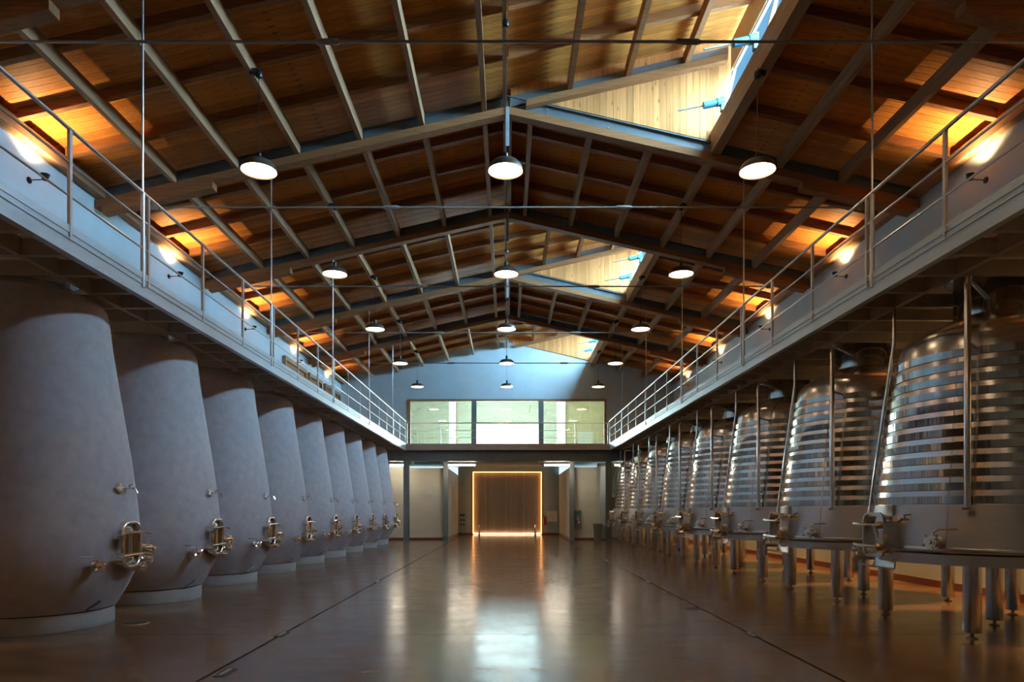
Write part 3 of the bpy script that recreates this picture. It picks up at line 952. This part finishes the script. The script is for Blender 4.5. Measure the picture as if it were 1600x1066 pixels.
# ------------------------------------------------------------------ wall uplights
k = 0
for sx, nm in ((-1, 'cool'), (1, 'warm')):
    for i in range(-3, 5):  # negative ones are out of view; the rearmost added to light the front
        ys_ = 11.05 + BAY * i
        if ys_ > 31: continue
        u = empty('wall_uplight', (sx * XW, ys_, 6.74))
        tag(u, 'black wall spot on an arm above the %s tanks, %s from the camera' % ('concrete' if sx < 0 else 'steel', ORD[i] if i >= 0 else 'unseen overhead ' + ORD[-i - 1]), 'wall lamp', 'wall uplights')
        MB().lathe([(0.05, 0.0), (0.05, 0.02), (0.03, 0.03)], 14, (0, 0, 0), (-sx, 0, 0)).build('wall_plate', M['black'], u)
        MB().tube([(-sx * 0.02, 0, 0), (-sx * 0.26, 0, 0.01)], 0.009, 8).build('arm', M['black'], u)
        dirv = Vector((-sx * 0.10, -0.03, 1)).normalized()
        c = Vector((-sx * 0.27, -0.01, 0.02))
        hd = MB().lathe([(0.0, -0.035), (0.035, -0.03), (0.05, 0.0), (0.07, 0.07), (0.065, 0.07), (0.045, 0.02), (0.0, 0.012)], 16, c, dirv)
        hd.build('spot_head', M['black'], u)
        ld = bpy.data.lights.new('uplight_beam', 'SPOT')
        ld.energy = 68
        ld.color = (1.0, 0.73, 0.37)
        ld.spot_size = math.radians(125)
        ld.spot_blend = 0.9
        ld.shadow_soft_size = 0.03
        lo = bpy.data.objects.new('uplight_beam', ld)
        COL.objects.link(lo); lo.parent = u
        lo.location = c + dirv * 0.08
        lo.rotation_euler = dirv.to_track_quat('-Z', 'Y').to_euler()

# downlights hung under the walkways, close to the walls
for sx, ysl, nm in ((-1, [LT_Y[0] - 1.23 + 2.463 * q for q in range(0, 10)], 'concrete'), (1, [RT_Y[0] - 1.52 + 3.04 * q for q in range(0, 9)], 'steel')):
    for i, yb_ in enumerate(ysl):
        if yb_ > 29.5: continue
        b = empty('walkway_downlight', (sx * 7.36, yb_ + 0.1, 4.028))
        tag(b, 'amber downlight under the walkway behind the %s tanks, %s one' % (nm, ORD[i]), 'lamp', 'downlights under the walkways')
        MB().lathe([(0.0, 0.0), (0.07, 0.0), (0.075, -0.02), (0.075, -0.11), (0.068, -0.11), (0.06, -0.05), (0.0, -0.05)], 18).build('housing', M['black'], b)
        MB().lathe([(0.0, -0.065), (0.055, -0.065), (0.058, -0.055)], 16).build('lens', E_WARM, b)
        MB().box(0.05 * sx, -sx * 0.38, -0.03, 0.03, -0.014, 0.0).build('bracket', M['dark_steel'], b)
        ld = bpy.data.lights.new('downlight_beam', 'SPOT')
        ld.energy = 330 if sx > 0 else 100
        ld.color = (1.0, 0.56, 0.20)
        ld.spot_size = math.radians(74)
        ld.spot_blend = 0.7
        ld.shadow_soft_size = 0.05
        lo = bpy.data.objects.new('downlight_beam', ld)
        COL.objects.link(lo); lo.parent = b
        lo.location = (0, 0, -0.13)

# ------------------------------------------------------------------ far end: posts, gallery, boxes, door
for sx, nm in ((-1, 'concrete'), (1, 'steel')):
    c = empty('support_post', (sx * 4.49, 30.33, 0))
    tag(c, 'grey steel post carrying the gallery beside the last %s tank' % nm, 'post', 'gallery posts')
    p = MB()
    p.box(-0.12, 0.12, -0.12, -0.10, 0, 3.56); p.box(-0.12, 0.12, 0.10, 0.12, 0, 3.56); p.box(-0.012, 0.012, -0.10, 0.10, 0, 3.56)
    p.build('column', M['post'], c)
    MB().box(-0.15, 0.15, -0.15, 0.15, 0, 0.02).build('base_plate', M['post'], c)
gl = empty('gallery', (0, 0, 0))
tag(gl, 'steel gallery landing in front of the three glazed panes', 'gallery')
MB().box(-XG + 0.02, XG - 0.02, 29.95, 30.0, ZG0, ZG1 + 0.06).build('edge_plate', M['edge'], gl)
MB().box(-XW + 0.03, XW - 0.03, 30.02, YW - 0.05, ZG1 - 0.05, ZG1).build('deck', M['dark_steel'], gl)
bm = MB()
X7 = XW - 0.03
bm.box(-X7, X7, 30.23, 30.43, 3.56, 3.59); bm.box(-X7, X7, 30.23, 30.43, ZG0 + 0.125, ZG0 + 0.16); bm.box(-X7, X7, 30.32, 30.34, 3.59, ZG0 + 0.125)
bm.build('main_beam', M['post'], gl)
for xx in (-5.8, -2.9, 0.0, 2.9, 5.8):
    MB().box(xx - 0.06, xx + 0.06, 30.34, YW - 0.05, 3.75, 4.19).build('cross_beam', M['post'], gl)
gr_ = empty('railing', (0, 29.98, ZG1))
tag(gr_, 'three-bar steel railing in front of the glazed gallery panes', 'railing')
MB().tube([(-XG, 0, 0.97), (XG, 0, 0.97)], 0.02, 8).build('top_rail', M['rail'], gr_)
for zz in (0.64, 0.31):
    MB().tube([(-XG, 0, zz), (XG, 0, zz)], 0.011, 8).build('mid_rail', M['rail'], gr_)
for xx in (-XG + 0.06, -2.94, 0.0, 2.98, XG - 0.06):
    MB().box(xx - 0.016, xx + 0.016, -0.016, 0.016, -0.1, 0.96).build('post', M['rail'], gr_)

# glazed panes: one timber frame each side of the grey mullions
xm = [wx0, -1.56, 1.56, wx1]
for i in range(3):
    xa, xb = xm[i], xm[i + 1]
    w_ = struct(empty('window_%d' % (i + 1)), ('pane of the glazed gallery towards the concrete tanks', 'bright middle pane of the glazed gallery', 'pane of the glazed gallery towards the steel tanks')[i])
    a_ = 0.10 if i == 0 else 0.12
    b_ = 0.10 if i == 2 else 0.12
    ft = MB()
    ft.box(xa, xb, YW - 0.04, YW + 0.12, wz1 - 0.10, wz1)
    ft.box(xa, xb, YW - 0.04, YW + 0.12, wz0, wz0 + 0.06)
    ft.build('window_frame', M['frame_wood'], w_)
    MB().box(xa, xa + a_, YW - 0.04, YW + 0.12, wz0, wz1 - 0.10).build('jamb', M['frame_wood'] if i == 0 else M['post'], w_)
    MB().box(xb - b_, xb, YW - 0.04, YW + 0.12, wz0, wz1 - 0.10).build('jamb', M['frame_wood'] if i == 2 else M['post'], w_)
    MB().box(xa + a_, xb - b_, YW + 0.03, YW + 0.04, wz0 + 0.06, wz1 - 0.10).build('pane', M['pane'], w_)

# the room behind the panes
YR = 38.0
struct(MB().box(-XW, XW, YW, YR + 0.3, 4.05, 4.25).build('floor_gallery', M['room_wall']), 'floor of the room behind the gallery panes')
struct(MB().box(-XW, XW, YW + 0.3, YR + 0.3, 7.6, 7.75).build('ceiling_gallery', M['room_wall']), 'ceiling of the room behind the gallery panes')
rw = MB()
rw.box(-XW, 3.28, YR, YR + 0.2, 4.25, 7.6)
struct(rw.build('wall_gallery', M['room_wall']), 'pale green wall of the room behind the gallery panes')
struct(MB().box(3.28, XW, YR, YR + 0.2, 4.25, 7.6).build('wall_gallery_wood', M['room_yellow']), 'yellow boarded wall of the room behind the gallery panes')
for sx in (-1, 1):
    struct(MB().box(sx * 5.7, sx * 5.9, YW + 0.3, YR, 4.25, 7.6).build('wall_gallery_side', M['room_wall'] if sx < 0 else M['room_yellow']), 'side wall of the room behind the gallery panes')
rp = struct(empty('window_7'), 'white glowing panel standing in for a reflection in the middle gallery pane')
MB().box(-1.92, 1.76, YR - 0.03, YR - 0.01, 4.30, 6.17).build('pane', E_REFL, rp)  # glowing panel stands in for a bright opening mirrored in the pane
fw = MB()
fw.box(-1.98, 1.82, YR - 0.06, YR, 6.17, 6.23); fw.box(-1.98, -1.92, YR - 0.06, YR, 4.25, 6.17); fw.box(1.76, 1.82, YR - 0.06, YR, 4.25, 6.17)
fw.build('window_frame', M['frame_wood'], rp)  # frame made up along with the glowing panel
for q, (xa, xb) in enumerate(((-3.25, -2.86), (2.74, 3.22))):
    w8 = struct(empty('window_%d' % (8 + q)), 'tall narrow bright window at the far side of the gallery room')
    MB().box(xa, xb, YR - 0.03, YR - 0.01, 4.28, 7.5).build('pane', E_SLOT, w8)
    MB().box(xb, xb + 0.04, YR - 0.06, YR, 4.25, 7.6).build('window_frame', M['frame_wood'], w8)
tag(MB().box(3.9, 4.75, YR - 0.05, YR - 0.005, 4.75, 5.75).build('pin_board', M['white']), 'pale board on the yellow wall of the gallery room', 'board')
tag(MB().box(-5.2, -4.4, 33.2, 33.9, 4.25, 4.42).build('bench', M['black']), 'low dark bench inside the gallery room', 'bench')
for q, xx in enumerate((-3.6, 0.0, 3.6)):
    lp = empty('room_fill_lamp', (xx, 35.2, 7.6))  # unseen lamps added to light the room behind the glass
    tag(lp, 'unseen added fill lamp on the gallery room ceiling, ' + ('green wall side', 'middle', 'yellow wall side')[q], 'lamp', 'gallery room fill lamps')
    MB().lathe([(0.0, -0.06), (0.40, -0.06), (0.42, -0.05), (0.42, 0.0)], 28).build('housing', M['white'], lp)
    MB().lathe([(0.0, -0.075), (0.36, -0.072), (0.38, -0.06)], 28).build('diffuser', E_ROOM_FILL, lp)

# plastered boxes under the gallery
struct(MB().box(-XW, -2.80, YW + 0.1, 39, 0.05, 3.36).build('wall_box_left', M['plaster_warm']), 'pale plastered box beside the last concrete tank')
struct(MB().box(2.92, 4.30, YW + 0.1, 39, 0.05, 3.40).build('wall_box_right', M['plaster_warm']), 'pale plastered box beside the last steel tank')
struct(MB().box(4.30, 4.62, YW - 0.05, YW + 0.35, 0.05, 3.45).build('wall_box_return', M['plaster']), 'white wall end next to the grey post')
struct(MB().box(4.62, XW, 35.0, 35.2, 0.0, 3.8).build('wall_niche', M['plaster_warm']), 'pale wall of the niche behind the last steel tank')
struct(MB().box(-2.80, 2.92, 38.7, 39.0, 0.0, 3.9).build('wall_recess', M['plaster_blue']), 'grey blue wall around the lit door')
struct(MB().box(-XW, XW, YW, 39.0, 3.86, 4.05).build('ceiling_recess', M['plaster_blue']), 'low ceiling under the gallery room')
for q, (xa, xb, ya, yb) in enumerate(((-XW, -2.79, YW + 0.06, YW + 0.1), (2.91, 4.62, YW + 0.06, YW + 0.1), (-2.80, -2.77, YW + 0.06, 38.7), (2.89, 2.92, YW + 0.06, 38.7), (-2.77, -1.98, 38.66, 38.7), (1.94, 2.89, 38.66, 38.7))):
    struct(MB().box(xa, xb, ya, yb, 0.0, 0.10).build('trim_%d' % (3 + q), M['red_base']), 'dark base strip')
for q, (xa, xb) in enumerate(((-2.98, -2.76), (2.88, 3.10))):
    c = empty('corner_column', ((xa + xb) / 2, YW - 0.03, 0))
    tag(c, 'slim blue-grey steel column at the corner of the %s plastered box' % ('wider' if q == 0 else 'narrower'), 'post', 'corner columns')
    h_ = (xb - xa) / 2
    MB().box(-h_, h_, -0.1, 0.1, 0.0, 3.74).build('column', M['post'], c)
    MB().box(-h_ - 0.02, h_ + 0.02, -0.12, 0.12, 0.0, 0.10 if q else 0.16).build('base_guard', M['green'] if q == 0 else M['post'], c)

# the sliding door with its amber light line
door = struct(empty('door_1', (0, 38.7, 0)), 'wide slatted wooden door edged by an amber light line')
xd0, xd1, zd1 = -1.96, 1.93, 3.56
n_s = 26
ww = (xd1 - xd0 - 0.12) / n_s
for q in range(n_s):
    xa = xd0 + 0.06 + q * ww
    MB().box(xa + 0.004, xa + ww - 0.004, -0.06 - 0.004 * (q % 2), -0.02, 0.10, zd1 - 0.06).build('slat', M['door_wood'], door)
MB().box(xd0, xd1, -0.02, 0.0, 0, zd1).build('backing', M['door_wood'], door)
MB().box(xd0, xd0 + 0.05, -0.16, -0.11, 0.05, zd1).build('light_strip', E_LED, door)
MB().box(xd1 - 0.05, xd1, -0.16, -0.11, 0.05, zd1).build('light_strip', E_LED, door)
MB().box(xd0 + 0.05, xd1 - 0.05, -0.16, -0.11, zd1 - 0.05, zd1).build('light_strip', E_LED, door)
MB().box(xd0 + 0.05, xd1 - 0.05, -0.16, -0.11, 0.03, 0.09).build('light_strip', E_LEDW, door)
MB().box(xd0 - 0.02, xd0 + 0.05, -0.11, 0.0, 0, zd1).build('door_frame', M['post'], door)
MB().box(xd1 - 0.05, xd1 + 0.02, -0.11, 0.0, 0, zd1).build('door_frame', M['post'], door)
MB().box(xd0 - 0.02, xd1 + 0.02, -0.11, 0.0, zd1 - 0.05, zd1 + 0.02).build('door_frame', M['post'], door)
MB().tube([(1.62, -0.06, 0.9), (1.62, -0.11, 0.92), (1.62, -0.11, 1.15), (1.62, -0.06, 1.17)], 0.015, 8).build('door_handle', M['chrome'], door)
for q, xx in enumerate((-1.58, 1.55)):
    b = empty('bollard', (xx, 38.2, 0))
    tag(b, 'short chrome bollard at the foot of the lit door, %s' % ('concrete tank side', 'steel tank side')[q], 'bollard', 'door bollards')
    MB().lathe([(0.06, 0.02), (0.06, 0.58), (0.05, 0.60), (0.0, 0.605)], 16).build('shaft', M['chrome'], b)
    MB().lathe([(0.09, 0.0), (0.09, 0.02), (0.06, 0.025)], 16).build('base_plate', M['chrome'], b)

# linear lamps under the gallery
for q, (xa, xb) in enumerate(((-5.35, -4.62), (-2.70, -1.45), (1.66, 2.84), (4.86, 5.45))):
    t = empty('linear_lamp', ((xa + xb) / 2, 31.0, 3.42))
    tag(t, 'glowing linear tube lamp under the gallery, %s counted from the concrete tanks' % ORD[q], 'lamp', 'linear lamps under the gallery')
    h_ = (xb - xa) / 2
    MB().box(-h_, h_, -0.05, 0.05, 0.05, 0.12).build('housing', M['white'], t)
    MB().box(-h_ + 0.02, h_ - 0.02, -0.04, 0.04, -0.02, 0.05).build('diffuser', E_TUBE, t)
    for e in (-0.7, 0.7):
        MB().tube([(e * h_, 0, 0.11), (e * h_, 0, 0.75)], 0.008, 6).build('hanger', M['rail'], t)
tr = empty('light_track', (0, 30.75, 3.58))
tag(tr, 'thin horizontal lighting track under the gallery beam', 'track')
MB().box(-4.4, 4.4, -0.02, 0.02, -0.02, 0.02).build('rail', M['galv'], tr)
for xx in (-2.95, 1.52, 0.0):
    MB().tube([(xx, 0, 0.02), (xx, 0, 0.62)], 0.012, 6).build('hanger', M['galv'], tr)
for q, xx in enumerate((-2.98, -4.25, 1.42)):
    s_ = MB().lathe([(0.0, -0.10), (0.045, -0.09), (0.055, 0.06), (0.05, 0.08), (0.0, 0.07)], 12, (xx, -0.03, -0.07), (0.3, -0.4, -0.85)).build('spot', M['white'], tr)

# wall-mounted things
def panel(name, label, cat, x, y, z, w, h, m, parts=()):
    p = empty(name, (x, y, z))
    tag(p, label, cat)
    MB().box(-w / 2, w / 2, -0.09, 0, 0, h).build('casing', m, p)
    for (nm_, px_, pz_, pw_, ph_, mm) in parts:
        MB().box(px_ - pw_ / 2, px_ + pw_ / 2, -0.115, -0.09, pz_, pz_ + ph_).build(nm_, mm, p)
    return p


panel('socket_cabinet', 'grey green power cabinet with pale sockets on the narrower plastered box', 'cabinet', 3.27, YW + 0.1, 0.52, 0.34, 0.86, M['grey_panel'],
      (('cover', 0, 0.70, 0.26, 0.11, M['green']), ('socket', 0.0, 0.42, 0.09, 0.09, M['white']), ('socket', -0.06, 0.28, 0.09, 0.09, M['red_paint']), ('socket', 0.05, 0.27, 0.09, 0.09, M['white'])))
panel('outlet_board', 'pale panel with dark sockets on the recess wall beside the lit door', 'cabinet', -2.55, 38.7, 0.42, 0.34, 0.84, M['plaster_blue'],
      (('cover', 0, 0.62, 0.28, 0.12, M['black']), ('socket', -0.07, 0.36, 0.1, 0.1, M['black']), ('socket', 0.08, 0.36, 0.1, 0.1, M['black']), ('socket', -0.07, 0.10, 0.1, 0.1, M['black']), ('socket', 0.08, 0.10, 0.1, 0.1, M['black'])))
panel('notice_board', 'plain pale board on the recess wall beside the extinguisher', 'board', 2.53, 38.7, 0.73, 0.58, 0.60, M['plaster_warm'])
panel('emergency_light', 'small white emergency light on the wider plastered box', 'lamp', -3.66, YW + 0.1, 2.08, 0.24, 0.15, M['white'], (('lens', 0, 0.03, 0.16, 0.06, M['plaster']),))
ex = empty('fire_extinguisher', (2.10, 38.55, 0.52))
tag(ex, 'dark red fire extinguisher hung on the recess wall', 'extinguisher')
MB().lathe([(0.075, 0.0), (0.085, 0.02), (0.085, 0.38), (0.05, 0.46), (0.025, 0.47), (0.025, 0.50)], 18).build('cylinder', M['red_paint'], ex)
MB().box(-0.06, 0.05, -0.02, 0.02, 0.50, 0.55).build('handle', M['black'], ex)
MB().tube([(0.05, 0, 0.52), (0.12, -0.02, 0.45), (0.11, -0.02, 0.15)], 0.014, 8).build('hose', M['black'], ex)
MB().box(-0.03, 0.03, 0.06, 0.15, 0.30, 0.40).build('wall_bracket', M['black'], ex)
bn = empty('waste_bin', (4.17, 31.55, 0))
tag(bn, 'tapered grey bin standing against the narrower plastered box', 'bin')
bb = MB().hexa([(-0.14, -0.14, 0), (0.14, -0.14, 0), (0.14, 0.14, 0), (-0.14, 0.14, 0), (-0.2, -0.2, 0.74), (0.2, -0.2, 0.74), (0.2, 0.2, 0.74), (-0.2, 0.2, 0.74)])
bb.build('bucket', M['grey_panel'], bn)
MB().box(-0.21, 0.21, -0.21, 0.21, 0.74, 0.77).build('lid', M['grey_panel'], bn)
# niche behind the last steel tank
rd = empty('wall_radiator', (5.35, 34.95, 2.05))
tag(rd, 'white ribbed panel of vertical pipes in the niche by the grey post', 'radiator')
for q in range(8):
    MB().box(-0.4 + q * 0.105, -0.4 + q * 0.105 + 0.06, -0.08, 0.0, 0, 1.35).build('pipe', M['white'], rd)
for zz in (0.0, 1.29):
    MB().box(-0.42, 0.42, -0.05, 0.03, zz, zz + 0.06).build('header', M['white'], rd)
panel('wood_panel', 'orange brown board on the niche wall under the white pipes', 'board', 5.3, 34.99, 1.42, 0.8, 0.62, M['frame_wood'])
panel('switch_box', 'white box with a dark window on the niche wall', 'box', 5.0, 34.99, 0.85, 0.26, 0.45, M['white'], (('window', 0, 0.22, 0.16, 0.14, M['black']),))

# timber-framed doors on the walkway level above the last concrete tanks
for q, (ya, yb) in enumerate(((23.5, 26.0), (26.4, 28.2), (28.7, 31.3))):
    d = struct(empty('door_%d' % (2 + q)), 'timber-framed door on the walkway above the concrete tanks')
    f = MB()
    f.box(-XW, -XW + 0.12, ya, yb, 6.58, 6.72); f.box(-XW, -XW + 0.12, ya, ya + 0.12, 4.25, 6.58); f.box(-XW, -XW + 0.12, yb - 0.12, yb, 4.25, 6.58)
    f.build('door_frame', M['frame_wood'], d)
    MB().box(-XW, -XW + 0.05, ya + 0.12, yb - 0.12, 4.27, 6.58).build('panel', M['glulam_x'], d)

# ------------------------------------------------------------------ small things set in the floor
for q, (x_, y_, r_, lb) in enumerate(((-4.60, 8.44, 0.14, 'round dark drain cover beside the first concrete tank'), (2.62, 9.65, 0.09, 'small dark drain cover beside the slot drain near the steel tanks'))):
    dcv = empty('drain_cover', (x_, y_, 0))
    tag(dcv, lb, 'drain')
    MB().lathe([(r_, 0.0), (r_, 0.004), (r_ * 0.9, 0.006), (0.0, 0.004)], 24).build('cover', M['joint'], dcv)
    MB().lathe([(r_ * 1.0, 0.0), (r_ * 1.12, 0.0), (r_ * 1.1, 0.006), (r_ * 1.0, 0.006)], 24, closed=True).build('rim', M['dark_steel'], dcv)
for q, (x_, y_) in enumerate(((-2.42, 5.86), (-2.53, 7.66), (-2.53, 13.3), (2.74, 7.66), (2.74, 13.3), (2.74, 18.9))):
    dc = empty('channel_cover', (x_, y_, 0))
    tag(dc, 'flat steel inspection cover on the slot drain by the %s tanks, %s from the camera' % ('concrete' if x_ < 0 else 'steel', ORD[q if q < 3 else q - 3]), 'drain', 'slot drain covers')
    MB().box(-0.05, 0.05, -0.14, 0.14, 0.0, 0.004).build('plate', M['joint'], dc)
    MB().box(-0.012, 0.012, -0.11, 0.11, 0.004, 0.012).build('lifting_bar', M['rail'], dc)
